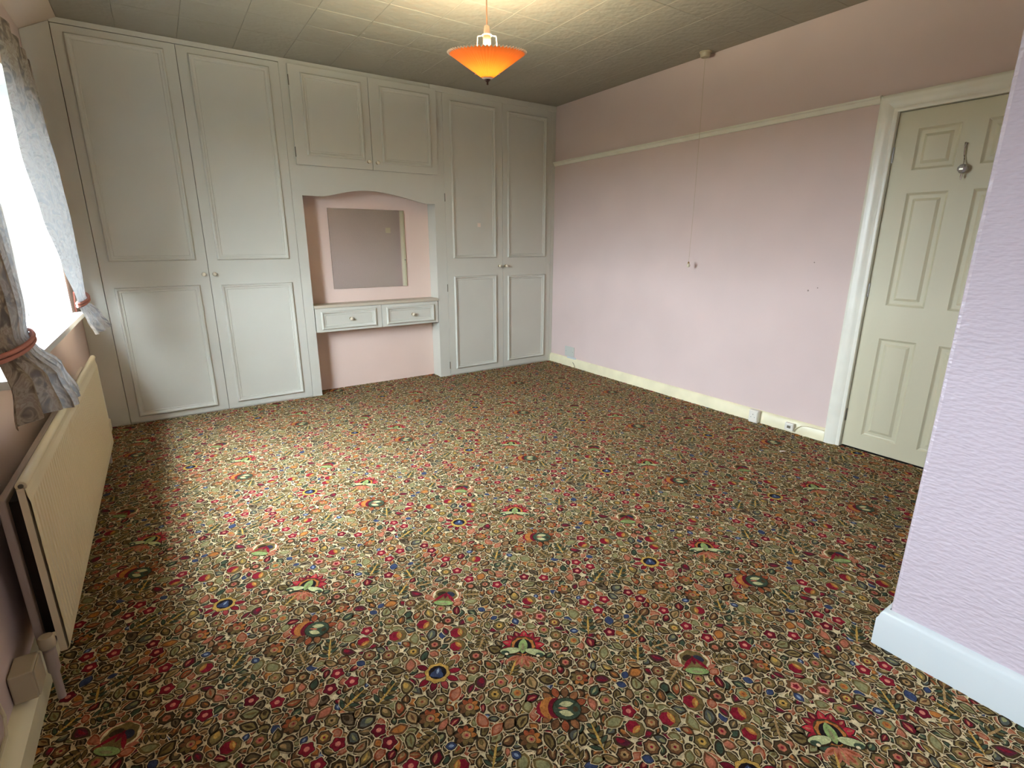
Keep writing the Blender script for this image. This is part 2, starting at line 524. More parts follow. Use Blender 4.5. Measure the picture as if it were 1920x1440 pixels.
# replace the plain jamb tops by mitres
def jamb(yy, sgn):
    v0 = [(W - h, yy + sgn * a, 0.0) for a, h in ap]; v1 = [(W - h, yy + sgn * a, DH + a) for a, h in ap]
    return v0 + v1, [(i, (i + 1) % n, (i + 1) % n + n, i + n) for i in range(n)] + [tuple(range(n)), tuple(range(2 * n - 1, n - 1, -1))]
for nm, (v_, f_) in (('architrave_top', (vs, fs)), ('architrave_jamb', jamb(DY1, 1)), ('architrave_jamb', jamb(DY0, -1))):
    MB().add(v_, f_).build(nm, 'gloss', door, smooth=True)
for z in (0.214, 1.0, 1.75):
    MB().lathe([(0.006, -.04), (0.006, .04)], (W + .018, DY1 - .002, z), 'z', 8).build('hinge', 'steel', door)
hd = MB().lathe([(0.026, 0), (0.026, -.008), (.012, -.012), (.010, -.045), (.0, -.047)], (W + .018, DY0 + .06, 1.0), 'x', 16)
hd.tube([(W - .022, DY0 + .06, 1.0), (W - .026, DY0 + .10, 1.0), (W - .024, DY0 + .17, .995)], [.010, .010, .008], 8)
hd.build('door_handle', 'steel', door, smooth=True)

# ------------------------------------------------------------------ windows on the left wall
def window(name, y0, y1, z0, z1):
    r = struct(root(name, (-0.2, (y0 + y1) / 2, z0)))
    fx = (-0.275, -0.20)
    f = MB().box(*fx, y0, y0 + .045, z0, z1).box(*fx, y1 - .045, y1, z0, z1).box(*fx, y0 + .045, y1 - .045, z0, z0 + .045).box(*fx, y0 + .045, y1 - .045, z1 - .045, z1)
    f.build('window_frame', 'sill', r, 0.003)
    k = max(2, round((y1 - y0) / .7))
    w = (y1 - y0 - .09) / k
    for i in range(k):
        a, b_ = y0 + .045 + i * w, y0 + .045 + (i + 1) * w
        s = MB().box(-.268, -.206, a, a + .034, z0 + .045, z1 - .045).box(-.268, -.206, b_ - .034, b_, z0 + .045, z1 - .045)
        s.box(-.268, -.206, a + .034, b_ - .034, z0 + .045, z0 + .075).box(-.268, -.206, a + .034, b_ - .034, z1 - .075, z1 - .045)
        sash = s.build('sash', 'sill', r)
        MB().box(-.243, -.238, a + .02, b_ - .02, z0 + .07, z1 - .07).build('pane', 'glass', sash)
    # painted reveals and sill board
    rv = MB().box(-.199, .001, y1 - .004, y1 + .0, z0 + .031, z1 - .004).box(-.199, .001, y0, y0 + .004, z0 + .031, z1 - .004).box(-.199, .001, y0, y1, z1 - .004, z1)
    rv.build('reveal_lining', 'sill', r)
    MB().box(-.199, 0.055, y0 + .001, y1 - .001, z0 + .003, z0 + .030).box(.0005, .055, y0 - .05, y0 + .001, z0 + .003, z0 + .030).box(.0005, .055, y1 - .001, y1 + .06, z0 + .003, z0 + .030).build('window_sill', 'sill', r)
    return r
window('window_1', *W1)
window('window_2', *W2)

# ------------------------------------------------------------------ fitted wardrobes
MOULD = [(0, 0), (.002, .008), (.008, .014), (.016, .013), (.021, .006), (.028, .004), (.034, .005), (.037, 0)]

def knob(parent, x, z, y=0.0, r=0.014):
    k = MB().lathe([(0.008, 0), (0.007, -.008), (0.006, -.012), (r, -.018), (r * 1.08, -.024), (r * .8, -.031), (r * .3, -.034), (0, -.0345)], (x, y, z), 'y', 16)
    o = k.build('knob', 'knob', parent, smooth=True)
    MB().lathe([(0.013, 0), (0.012, -.003), (.008, -.0045)], (x, y, z), 'y', 16).build('rose', 'brass', parent, smooth=True)
    return o

def cab_door(parent, x0, x1, z0, z1, panels, knobs=(), hinges=(), yf=-0.002, name='door'):
    d = MB().box(x0 + .0015, x1 - .0015, yf, yf + .018, z0, z1).build(name, 'cabinet', parent, 0.0015)
    for (a, b_, c, e) in panels:
        MB().frame(a, b_, c, e, yf, MOULD).build('moulding', 'cabinet', d, smooth=True)
    for (kx, kz) in knobs:
        knob(d, kx, kz, yf)
    for (hx, hz) in hinges:
        MB().lathe([(.0035, -.035), (.0035, .035)], (hx, yf - .0015, hz), 'z', 8).build('hinge', 'hinge', d)
    return d

ZT = 2.545
# left double wardrobe
wl = root('fitted_wardrobe', (0.785, 0.08, 0), 'tall pale grey double wardrobe nearest the window, with wide panelled doors', 'wardrobe', 'fitted wardrobes')
cb = MB().box(0.149, 1.50, 0.02, YB - .002, 0.0, H - .012)
cb.build('carcass', 'cabinet_in', wl)
f = MB().box(1.4214, 1.4974, -.001, .02, 0, H - .001).box(0.149, 1.4214, -.001, .02, ZT + .004, H - .001).box(0.149, 1.4214, .004, .02, 0, 0.008)
f.build('face_frame', 'cabinet', wl)
MB().prism([(0.002, 0.0), (0.147, 0.0), (0.147, 2.556), (0.002, 2.482)], 'y', 0.004, 0.03).build('filler_panel', 'cabinet', wl)
cab_door(wl, 0.149, 0.783, 0.01, ZT, [(.205, .715, 1.152, 2.505), (.205, .715, .050, .977)], [(.748, 1.0525)])
cab_door(wl, 0.783, 1.4214, 0.01, ZT, [(.849, 1.353, 1.152, 2.505), (.849, 1.353, .055, .972)], [(.8168, 1.0525)])

# right double wardrobe
wr = root('fitted_wardrobe', (3.35, 0.08, 0), 'tall grey beige double wardrobe in the corner against the pink wall', 'wardrobe', 'fitted wardrobes')
MB().box(2.64, 3.998, 0.02, YB - .002, 0, H - .012).build('carcass', 'cabinet_in', wr)
f = MB().box(2.6332, 2.736, -.001, .02, 0, H - .001).box(3.958, 3.999, -.001, .02, 0, H - .001).box(2.736, 3.958, -.001, .02, ZT - .008, H - .001).box(2.736, 3.958, .004, .02, 0, .008)
f.build('face_frame', 'cabinet', wr)
MB().box(1.38 + 1.2532, 2.6392, 0.02, YB - .002, 0, 1.72).build('end_panel', 'cabinet', wr)
MB().box(2.62, 3.998, -.012, -.001, H - .05, H - .001).build('cornice_strip', 'cabinet', wr, 0.003)
cab_door(wr, 2.736, 3.36, 0.012, ZT - .013, [(2.805, 3.28, 1.134, 2.482), (2.805, 3.28, .064, .968)], [(3.3157, 1.052)], [(2.7345, .862), (2.7345, .108), (2.7345, 1.674)])
cab_door(wr, 3.36, 3.958, 0.012, ZT - .013, [(3.414, 3.886, 1.134, 2.470), (3.414, 3.886, .072, .957)], [(3.392, 1.052)])

# overhead cupboard with arched fascia
oc = root('overhead_cupboard', (2.065, 0.08, 1.62), 'low grey beige two-door cupboard above the arched alcove', 'cupboard')
MB().box(1.5005, 2.6325, 0.02, YB - .002, 1.725, H - .012).build('carcass', 'cabinet_in', oc)
f = MB().box(1.4974, 2.6332, -.001, .02, 1.80, 1.857).box(1.4974, 2.6332, -.001, .02, ZT - .002, H - .001)
f.box(1.4974, 1.4985, -.001, .02, 1.857, ZT).build('face_frame', 'cabinet', oc)
bz = lambda t: t * t * (3 - 2 * t)
arch = []
N = 28
for i in range(N + 1):
    x = 1.4974 + (2.6332 - 1.4974) * i / N
    if x < 1.66: z = 1.634
    elif x < 2.02: z = 1.634 + (1.694 - 1.634) * math.sin((x - 1.66) / .36 * PI / 2) ** 1.2
    elif x < 2.55: z = 1.612 + (1.694 - 1.612) * math.cos((x - 2.02) / .53 * PI / 2) ** 1.2
    else: z = 1.612
    arch.append((x, z))
vs = []
for yv in (-.001, .02):
    vs += [(x, yv, z) for x, z in arch] + [(x, yv, 1.80) for x, z in arch]
k = N + 1
fs = []
for i in range(N):
    fs += [(i, i + 1, k + i + 1, k + i), (2 * k + i, 3 * k + i, 3 * k + i + 1, 2 * k + i + 1), (i, 2 * k + i, 2 * k + i + 1, i + 1), (k + i, k + i + 1, 3 * k + i + 1, 3 * k + i)]
MB().add(vs, fs).build('arched_fascia', 'cabinet', oc)
cab_door(oc, 1.4747, 2.0762, 1.8573, ZT, [(1.560, 2.017, 1.925, 2.498)], [(2.042, 1.917)], [(1.476, 2.436), (1.476, 1.945)], yf=-.0195)
cab_door(oc, 2.0762, 2.6695, 1.8573, ZT, [(2.164, 2.608, 1.916, 2.496)], [(2.115, 1.915)], yf=-.0195)

# dressing shelf with two drawers in the alcove
dt = root('dressing_table', (2.065, 0.08, 0.546), 'narrow grey shelf unit with two small drawers fixed across the alcove', 'dressing table')
MB().box(1.4985, 2.632, -.012, YB - .001, 0.748, 0.772).build('table_top', 'shelf', dt, 0.002)
MB().box(1.503, 2.628, 0.018, YB - .002, 0.556, 0.747).build('drawer_case', 'cabinet_in', dt)
for (a, b_, mp, kx, kz, lb) in ((1.503, 2.0735, (1.549, 2.023, .566, .722), 1.797, .645, 'left drawer front'), (2.0735, 2.627, (2.118, 2.586, .566, .720), 2.368, .640, 'right drawer front')):
    cab_door(dt, a, b_, 0.546, 0.746, [mp], [(kx, kz)], name='drawer')

# ------------------------------------------------------------------ mirror, sticker
mr = root('wall_mirror', (2.055, YB, 0.885), 'frameless rectangular mirror on the pink alcove wall', 'mirror')
MB().box(1.719, 2.392, YB - .008, YB - .002, 0.888, 1.556).build('mirror_back', 'dark', mr)
MB().box(1.719, 2.392, YB - .0105, YB - .008, 0.888, 1.556).build('mirror_glass', 'mirror', mr, 0.001)
tag(MB().box(3.072, 3.106, -.0045, -.0025, 1.422, 1.458).build('sticker', 'paper'), 'small white square sticker on the corner wardrobe door', 'sticker')

# ------------------------------------------------------------------ pendant lamp
LX, LY = 1.99, -2.0
lamp = root('pendant_lamp', (LX, LY, H), 'lit pendant lamp with orange pleated cone shade hanging from ceiling', 'lamp')
MB().lathe([(0.045, 0), (.045, -.012), (.03, -.022), (.008, -.028)], (LX, LY, H), 'z', 24).build('ceiling_rose', 'plastic', lamp, smooth=True)
MB().tube([(LX, LY, H - .02), (LX, LY, 2.29)], .0032, 8).build('flex', 'cord', lamp)
MB().lathe([(.004, 2.300), (.012, 2.295), (.017, 2.262), (.019, 2.255), (.019, 2.20), (.016, 2.195), (.0, 2.195)], (LX, LY, 0), 'z', 20).build('lamp_holder', 'plastic', lamp, smooth=True)
# the shade hangs a little askew on its carrier
SR, SZ0, SZ1 = .190, 2.073, 2.176
TILT = Matrix.Rotation(math.radians(8.0), 3, Vector((math.cos(.588), -math.sin(.588), 0)))
def tilt(mb):
    pv = Vector((LX, LY, SZ1))
    mb.v = [tuple(pv + TILT @ (Vector(p) - pv)) for p in mb.v]
    return mb
NP = 64
seg = NP * 2
vs, fs = [], []
for i in range(9):
    t = i / 8
    r, z = .028 + (SR - .028) * t, SZ0 + (SZ1 - SZ0) * t
    for k in range(seg):
        a = 2 * PI * k / seg
        rr = r + (.005 if k % 2 else -.005) * (r / SR) ** .6
        vs.append((LX + rr * math.cos(a), LY + rr * math.sin(a), z + (.0025 if k % 2 else -.0025) * t))
for i in range(8):
    for k in range(seg):
        k2 = (k + 1) % seg
        fs.append((i * seg + k, i * seg + k2, (i + 1) * seg + k2, (i + 1) * seg + k))
sh = tilt(MB().add(vs, fs)).build('lamp_shade', 'shade', lamp)
rim = [(LX + (SR + (.0055 if k % 2 else -.0045)) * math.cos(2 * PI * k / seg), LY + (SR + (.0055 if k % 2 else -.0045)) * math.sin(2 * PI * k / seg), SZ1 + (.0045 if k % 2 else -.001)) for k in range(seg)]
tilt(MB().tube(rim, .0030, 5, closed=True)).build('rim_trim', 'paper', sh)
tilt(MB().lathe([(.030, SZ0 + .005), (.028, SZ0 - .003), (.018, SZ0 - .006), (.0, SZ0 - .006)], (LX, LY, 0), 'z', 20)).build('shade_base', 'paper', sh, smooth=True)
tilt(MB().lathe([(.016, SZ0 - .004), (.014, SZ0 - .013), (.006, SZ0 - .018), (.004, SZ0 - .024), (.006, SZ0 - .028), (0, SZ0 - .033)], (LX, LY, 0), 'z', 16)).build('finial', 'black', sh, smooth=True)
ca = MB().tube([(LX + .022 * math.cos(2 * PI * k / 20), LY + .022 * math.sin(2 * PI * k / 20), 2.256) for k in range(20)], .003, 6, closed=True)
for a in (-0.5877 , PI - 0.5877):
    c, s = math.cos(a), math.sin(a)
    ca.tube([(LX + .02 * c, LY + .02 * s, 2.256), (LX + .045 * c, LY + .045 * s, 2.252), (LX + .047 * c, LY + .047 * s, 2.24), (LX + .060 * c, LY + .060 * s, 2.085)], .0024, 6)
ca.build('shade_carrier', 'plastic', lamp)
MB().lathe([(.0, 2.196), (.012, 2.195), (.014, 2.186), (.022, 2.176), (.029, 2.155), (.029, 2.143), (.022, 2.128), (.010, 2.119), (0, 2.117)], (LX, LY, 0), 'z', 20).build('bulb', 'bulb', lamp, smooth=True)

# ------------------------------------------------------------------ pull-cord switch
ps = root('pull_cord_switch', (3.925, -1.79, H), 'round cream ceiling pull switch with long cord beside pink wall', 'switch')
MB().lathe([(.042, 0), (.042, -.006), (.036, -.010), (.033, -.030), (.028, -.036), (0, -.037)], (3.925, -1.79, H), 'z', 28).build('switch_base', 'plastic_old', ps, smooth=True)
MB().tube([(3.925, -1.79, H - .03), (3.926, -1.80, 2.0), (3.925, -1.805, 1.5), (3.915, -1.81, 1.12)], .0013, 6).build('pull_cord', 'cord', ps)
MB().lathe([(.002, 1.135), (.006, 1.128), (.007, 1.120)], (3.915, -1.81, 0), 'z', 14).build('cord_cap', 'brass', ps, smooth=True)
MB().lathe([(.007, 1.120), (.012, 1.113), (.013, 1.102), (.008, 1.093), (0, 1.091)], (3.915, -1.81, 0), 'z', 14).build('cord_pull', 'knob', ps, smooth=True)

# ------------------------------------------------------------------ small fittings along the right wall
pl = root('blank_plate', (W, -0.32, 0.185), 'grey blanking plate low on the pink wall beside the corner wardrobe', 'wall plate')
MB().box(W - .008, W - .001, -.395, -.245, .105, .21).build('plate', 'grey_plate', pl, 0.003)
for yy in (-.375, -.265):
    MB().lathe([(.004, -.008), (.003, -.0095), (0, -.0095)], (W, yy, .158), 'x', 8).build('screw', 'steel', pl)
fl = MB().box(W - .024, W - .001, -.43, -.30, .088, .104)
tag(fl.build('filler_patch', 'white_gloss', None, .006), 'smear of white filler on skirting top below the grey plate', 'filler patch')
tag(MB().tube([(W - .026, -.40, .055), (W - .032, -.42, .05), (W - .036, -.44, .03), (W - .034, -.445, .006)], .0028, 6).build('cable_stub', 'hinge'), 'short grey cable end poking from skirting near the corner wardrobe', 'cable')

ex = root('socket_outlet', (W - .04, -2.475, 0), 'white surface socket box standing at the skirting, left of the corner switch', 'socket')
MB().box(W - .058, W - .024, -2.51, -2.44, 0.004, .096).build('socket_body', 'plastic', ex, .004)
fp = MB().box(W - .063, W - .0575, -2.506, -2.444, 0.012, .090).build('face_plate', 'plastic', ex, .002)
for (yy, zz, a, c) in ((-2.475, .066, .004, .007), (-2.489, .045, .006, .003), (-2.461, .045, .006, .003)):
    MB().box(W - .0636, W - .0628, yy - a / 2, yy + a / 2, zz - c / 2, zz + c / 2).build('socket_slot', 'dark', fp)
ts = root('telephone_socket', (W - .035, -2.735, 0.02), 'tiny white socket on skirting between socket box and door frame', 'socket')
MB().box(W - .050, W - .023, -2.765, -2.705, .018, .072).build('socket_body', 'plastic', ts, .004)
MB().box(W - .0508, W - .0498, -2.748, -2.724, .036, .054).build('socket_slot', 'hinge', ts)
tag(MB().tube([(W - .030, -2.764, .03), (W - .030, -2.785, .052), (W - .029, -2.81, .07), (W - .0265, -2.85, .078), (W - .0265, -2.93, .080), (W - .0265, -2.952, .078)], .0032, 6).build('telephone_cable', 'cable'),
    'thin cream cable curving along skirting top towards the door frame', 'cable')
tag(MB().tube([(3.573, -2.893, .006), (3.589, -2.905, .008), (3.606, -2.912, .006)], [.003, .004, .002], 6).build('thread_scrap', 'paper'), 'tiny pale scrap of thread lying on carpet near the door', 'scrap')

# door hanger with glass bead
hk = root('over_door_hook', (W + .018, -3.382, 1.60), 'silver hook with cut glass bead hanging on the white door', 'hook')
MB().tube([(W + .015, -3.376, 1.765), (W + .006, -3.376, 1.768), (W + .006, -3.377, 1.745), (W + .010, -3.379, 1.71), (W + .008, -3.384, 1.685), (W - .004, -3.388, 1.662)], [.006, .005, .004, .0035, .0035, .003], 8).build('hook_stem', 'chrome', hk, smooth=True)
MB().lathe([(0, .024), (.012, .020), (.022, .007), (.023, 0), (.022, -.007), (.012, -.02), (0, -.024)], (W - .006, -3.389, 1.642), 'z', 9).build('glass_bead', 'crystal', hk)
MB().lathe([(.003, 0), (.006, -.012), (.003, -.028), (0, -.034)], (W - .006, -3.389, 1.620), 'z', 8).build('drop', 'chrome', hk, smooth=True)

# light switch on the partition end, seen in the mirror
ls = root('light_switch', (3.79, PY, 1.44), 'white light switch reflected in the alcove mirror, on the end of the partition', 'switch')
MB().box(3.747, 3.833, PY + .001, PY + .012, 1.44, 1.526).build('switch_plate', 'plastic', ls, .003)
MB().box(3.783, 3.797, PY + .012, PY + .017, 1.470, 1.497).build('rocker', 'plastic', ls, .002)

# ------------------------------------------------------------------ radiator
RY0, RY1, RZ0, RZ1 = -2.72, -0.79, 0.13, 0.655
rd = root('radiator', (0.07, (RY0 + RY1) / 2, RZ0), 'long cream panel radiator on the wall below the window', 'radiator')
ny = 58 * 6
prof_z = [RZ0, RZ0 + .006, RZ0 + .035, RZ0 + .060, RZ1 - .075, RZ1 - .05, RZ1 - .03, RZ1 - .008]
amp = [0, 0, 0, 1, 1, 0, 0, 0]
bx = [.103, .109, .110, .110, .110, .110, .106, .106]
vs, fs = [], []
for i, z in enumerate(prof_z):
    for k in range(ny + 1):
        y = RY0 + (RY1 - RY0) * k / ny
        edge = min(k, ny - k)
        u = (k % 6) / 6
        w = (max(0, math.sin(u * 2 * PI)) ** 1.0) * .0055 * amp[i] * (1 if edge > 6 else 0)
        vs.append((bx[i] - w, y, z))
for i in range(len(prof_z) - 1):
    for k in range(ny):
        a = i * (ny + 1) + k
        fs.append((a, a + 1, a + ny + 2, a + ny + 1))
fpn = MB().add(vs, fs)
fpn.box(.088, .1035, RY0, RY1, RZ0 + .001, RZ1 - .01)
fpn.build('front_panel', 'radiator', rd)
MB().tube([(.098, RY0 + .004, RZ1 - .004), (.098, RY1 - .004, RZ1 - .004)], .0125, 12).build('top_rail', 'radiator', rd, smooth=True)
for yy, d in ((RY0 + .004, -1), (RY1 - .004, 1)):
    MB().lathe([(.006, 0), (.006, d * .003), (0, d * .003)], (.098, yy, RZ1 - .004), 'y', 10).build('end_plug', 'hinge', rd)
MB().box(.036, .055, RY0 + .03, RY1 - .03, RZ0 + .02, RZ1 - .045).build('back_panel', 'rad_side', rd, .004)
MB().box(.056, .087, RY0 + .05, RY1 - .05, RZ0 + .04, RZ1 - .06).build('convector_fins', 'dark', rd)
for yy in (-2.3, -1.2):
    MB().box(.001, .035, yy - .02, yy + .02, RZ0 + .08, RZ1 - .12).build('bracket', 'rad_side', rd)
vy = RY0 - .028
MB().tube([(.072, RY0 + .035, .158), (.072, vy, .158)], .010, 10).build('valve_tail', 'steel', rd, smooth=True)
MB().lathe([(.010, 0.0), (.010, .09), (.015, .10), (.015, .168), (.010, .172)], (.072, vy, 0), 'z', 14).build('valve_body', 'rad_side', rd, smooth=True)
MB().lathe([(.017, .176), (.019, .180), (.019, .205), (.016, .212), (0, .213)], (.072, vy, 0), 'z', 16).build('valve_cap', 'plastic_old', rd, smooth=True)
MB().lathe([(.010, 0), (.010, .14), (.014, .15), (.014, .18)], (.072, RY1 + .03, 0), 'z', 14).build('valve_body', 'rad_side', rd, smooth=True)
MB().tube([(.072, RY1 - .035, .158), (.072, RY1 + .03, .158)], .010, 10).build('valve_tail', 'steel', rd, smooth=True)

# socket box on the left wall below the radiator end
sb = root('socket_box', (0.03, -2.80, 0.1), 'white square surface socket box on left wall beside the radiator valve', 'socket')
MB().box(.003, .053, -2.848, -2.760, .099, .184).build('socket_body', 'plastic_old', sb, .004)
MB().box(.053, .057, -2.844, -2.764, .103, .180).build('face_plate', 'plastic_old', sb, .0015)
tag(MB().tube([(.004, -2.98, .33), (.004, -2.95, .25), (.006, -2.93, .14), (.008, -2.96, .102), (.010, -3.2, .1015), (.010, -3.5, .1015)], .004, 6).build('wall_cable', 'cable'),
    'thin painted cable running down the left wall onto the skirting', 'cable')

# ------------------------------------------------------------------ curtains
tk = root('curtain_track', (0.05, -1.42, 2.19), 'white plastic curtain track along the wall above the window', 'curtain track')
MB().box(.05, .062, -2.78, -.40, 2.204, 2.224).build('rail', 'plastic', tk, .002)
for yy in (-2.6, -1.9, -1.2, -.55):
    MB().box(.001, .05, yy - .01, yy + .01, 2.207, 2.221).build('bracket', 'plastic', tk)

def interp(tab, z):
    tab = sorted(tab)
    if z <= tab[0][0]: return tab[0][1:]
    for a, b_ in zip(tab, tab[1:]):
        if z <= b_[0]:
            t = (z - a[0]) / (b_[0] - a[0]); t = t * t * (3 - 2 * t)
            return tuple(p + (q - p) * t for p, q in zip(a[1:], b_[1:]))
    return tab[-1][1:]

def curtain(tab, tie, zt, zb, folds, label, tie_label, hook, hem):
    """tab rows: z, y_in, x_in, y_mid, x_mid, y_out, x_out, pleat depth"""
    r = root('curtain', (0.06, tab[0][3], zt), label, 'curtain', 'pair of floral curtains')
    nz, ns = 70, folds * 8
    vs, fs, uv = [], [], []
    for i in range(nz + 1):
        zz = zt + (zb - zt) * i / nz
        yi, xi, ym, xm, yo, xo, amp = interp(tab, zz)
        for k in range(ns + 1):
            s = k / ns
            # quadratic bezier through the bulge
            c1 = (1 - s) ** 2; c2 = 2 * s * (1 - s); c3 = s * s
            y = c1 * yi + c2 * ym + c3 * yo
            x = c1 * xi + c2 * xm + c3 * xo
            ph = s * folds * 2 * PI + .6 * math.sin(3 * zz)
            x += amp * math.sin(ph) * (1 - .25 * math.sin(7 * s))
            y += amp * .35 * math.cos(ph * .5 + 1)
            z = zz + hem * (math.sin(s * 9 + 1) * .35 + s) * max(0, (i / nz - .8) / .2)
            vs.append((max(x, .012), y, z)); uv.append((s * 1.1, zz))
    for i in range(nz):
        for k in range(ns):
            a = i * (ns + 1) + k
            fs.append((a, a + 1, a + ns + 2, a + ns + 1))
    c = MB().add(vs, fs).build('cloth', 'curtain', r, smooth=True)
    me = c.data
    lay = me.uv_layers.new(name='UVMap')
    for lp in me.loops:
        lay.data[lp.index].uv = uv[lp.vertex_index]
    # tie-back: two cords round the gathered cloth and on to a hook in the wall
    yi, xi, ym, xm, yo, xo, amp = interp(tab, tie)
    cy, cx = (yi + yo) / 2, .25 * xi + .5 * xm + .25 * xo
    ry, rx = abs(yi - yo) / 2 + .004, .012 + amp * 1.3
    tb = MB()
    for dz in (-.007, .007):
        pts = []
        for k in range(28):
            a = 2 * PI * k / 28
            yy = cy + ry * math.cos(a)
            s = min(1, max(0, (yy - yi) / (yo - yi)))
            xc = (1 - s) ** 2 * xi + 2 * s * (1 - s) * xm + s * s * xo
            pts.append((max(.008, xc + rx * math.sin(a)), yy, tie + dz + .012 * math.cos(a)))
        tb.tube(pts, .0062, 6, closed=True)
    tb.tube([(cx - .02, yo, tie), (.02, hook, tie + .01), (.012, hook, tie - .09), (.014, hook + .005, tie - .16)], .005, 6)
    tb.build('tie_back', 'pink_cord', r, smooth=True)
    return r
far_tab = [  # z, inner edge y x, bulge y x, outer edge y x, pleat
    (2.215, -1.36, .085, -.70, .095, -.22, .030, .012),
    (1.95, -1.36, .078, -.68, .105, -.20, .030, .014),
    (1.65, -1.34, .075, -.64, .140, -.20, .030, .015),
    (1.40, -1.26, .085, -.62, .150, -.20, .030, .014),
    (1.17, -1.16, .100, -.60, .145, -.24, .030, .011),
    (0.985, -.96, .102, -.60, .130, -.34, .050, .006),
    (0.955, -.96, .104, -.60, .135, -.34, .055, .006),
    (0.88, -.98, .124, -.60, .195, -.36, .090, .012),
    (0.80, -1.0, .146, -.60, .240, -.36, .110, .016)]
curtain(far_tab, 0.97, 2.20, 0.805, 6, 'pale backlit floral curtain tied back at the far end of the window', 'pink cord', -.28, -.005)
near_tab = [
    (2.215, -2.12, .060, -2.4, .090, -2.74, .060, .014),
    (1.60, -2.12, .075, -2.4, .120, -2.72, .070, .015),
    (1.33, -2.14, .088, -2.4, .130, -2.70, .075, .014),
    (1.10, -2.20, .097, -2.4, .145, -2.66, .085, .010),
    (1.00, -2.23, .098, -2.4, .130, -2.61, .092, .006),
    (0.965, -2.23, .105, -2.4, .145, -2.61, .095, .007),
    (0.87, -2.18, .150, -2.38, .200, -2.63, .110, .013),
    (0.76, -2.14, .170, -2.36, .225, -2.64, .100, .017)]
curtain(near_tab, 0.985, 2.20, 0.755, 6, 'brown floral curtain gathered by a pink cord above the near radiator end', 'pink cord', -2.72, .03)

# ------------------------------------------------------------------ carpet pattern: woven motifs on a half-drop repeat
def C(*rgb): return lin(rgb)
CREAM = C(220, 202, 160); DK = C(54, 42, 27); DK2 = C(72, 56, 34); CRIM = C(130, 28, 42); CRIM2 = C(104, 22, 36)
PINK = C(206, 128, 108); SALM = C(176, 106, 80); ORNG = C(176, 112, 54); RUST = C(148, 76, 46); OLIV = C(112, 94, 54)
OLIV2 = C(134, 114, 68); TAN = C(164, 132, 86); GRN = C(62, 76, 58); SAGE = C(138, 134, 92); LGRN = C(138, 160, 96)
BLUE = C(58, 68, 96); LBLU = C(138, 152, 172); PLUM = C(88, 34, 46); YEL = C(190, 152, 76); BLK = C(34, 26, 26); BRN = C(110, 74, 46)
B1, B2 = np.array((0.47, 0.745)), np.array((0.51, -0.713))
UP = math.radians(38)
rng = np.random.default_rng(11)
INV = np.linalg.inv(np.stack([B1, B2], 1))
GN = 420
mask = np.zeros((GN, GN), bool)
pieces = []     # (pts Nx2, colour, layer)

def ell(cx, cy, a, b_, rot=0.0, n=12):
    t = np.arange(n) * 2 * PI / n
    x, y = a * np.cos(t), b_ * np.sin(t)
    c, s = math.cos(rot), math.sin(rot)
    return np.stack([cx + x * c - y * s, cy + x * s + y * c], 1)
LC = {}
def lens(cx, cy, L, Wd, rot=0.0, n=8, bend=0.0):
    if n not in LC:
        u = np.concatenate([np.linspace(0, 1, n // 2 + 1), np.linspace(1, 0, n // 2 + 1)[1:-1]])
        sg = np.concatenate([np.ones(n // 2 + 1), -np.ones(n // 2 - 1)])
        LC[n] = (u - .5, sg / 2 * np.sin(u * PI).clip(0, 1) ** .75, 1 - (2 * u - 1) ** 2)
    x0, y0, b0 = LC[n]
    x = x0 * L
    y = y0 * Wd + b0 * (bend * L)
    c, s = math.cos(rot), math.sin(rot)
    return np.stack([cx + x * c - y * s, cy + x * s + y * c], 1)
def star(cx, cy, r, k, dep, rot=0.0, n=None):
    n = n or k * 4
    t = np.arange(n) * 2 * PI / n
    rr = r * (1 - dep / 2 + dep / 2 * np.cos(k * t))
    return np.stack([cx + rr * np.cos(t + rot), cy + rr * np.sin(t + rot)], 1)
def grow(p, g):
    c = p.mean(0); d = p - c
    l = np.linalg.norm(d, axis=1, keepdims=True)
    return c + d * (1 + g / np.maximum(l, 1e-5))

def leaf_m(L, Wd, pal, bend=0.0):
    ol, fi, ve = pal
    p = lens(0, 0, L, Wd, 0, 10, bend)
    p = p * (1 + rng.normal(0, .08, (len(p), 1)))
    out = [(grow(p, .0024), ol, 0), (p * .78, fi, 1)]
    k = rng.random()
    if ve is not None and Wd > .008:
        if k < .55: out.append((lens(0, 0, L * .58, Wd * .26, 0, 6, bend), ve, 2))
        elif k < .8: out.append((p * .45 + (L * .12, 0), ve, 2))
        else: out.append((lens(0, Wd * .12, L * .6, Wd * .26, 0, 6, bend), ve, 2))
    return out
def red_flower(r=.021):
    return [(star(0, 0, r + .002, 5, .24), DK, 0), (star(0, 0, r, 5, .26), CRIM if rng.random() < .7 else CRIM2, 1), (ell(0, 0, r * .36, r * .36, 0, 8), PINK, 2)]
def round_flower(r=.024, a=OLIV, b_=YEL, c=RUST):
    return [(star(0, 0, r + .002, 7, .18, 0, 21), DK, 0), (star(0, 0, r * .9, 7, .2, 0, 21), a, 1), (star(0, 0, r * .52, 6, .16), b_, 2), (ell(0, 0, r * .2, r * .2, 0, 6), c, 3)]
def orange_flower(r=.032):
    out = [(star(0, 0, r + .003, 8, .16), DK, 0)]
    for i in range(8):
        a = 2 * PI * i / 8 + .2
        out.append((lens(r * .6 * math.cos(a), r * .6 * math.sin(a), r * .72, r * .46, a), (ORNG, RUST, BRN, OLIV)[(i // 2) % 4 if i < 6 else 3], 1))
    return out + [(ell(r * .05, 0, r * .46, r * .42, 0, 10), DK2, 2), (ell(r * .05, 0, r * .40, r * .36, 0, 10), TAN, 3), (ell(r * .1, 0, r * .24, r * .2, 0, 8), SALM, 4), (ell(r * .1, 0, r * .11, r * .1, 0, 6), CRIM, 5)]
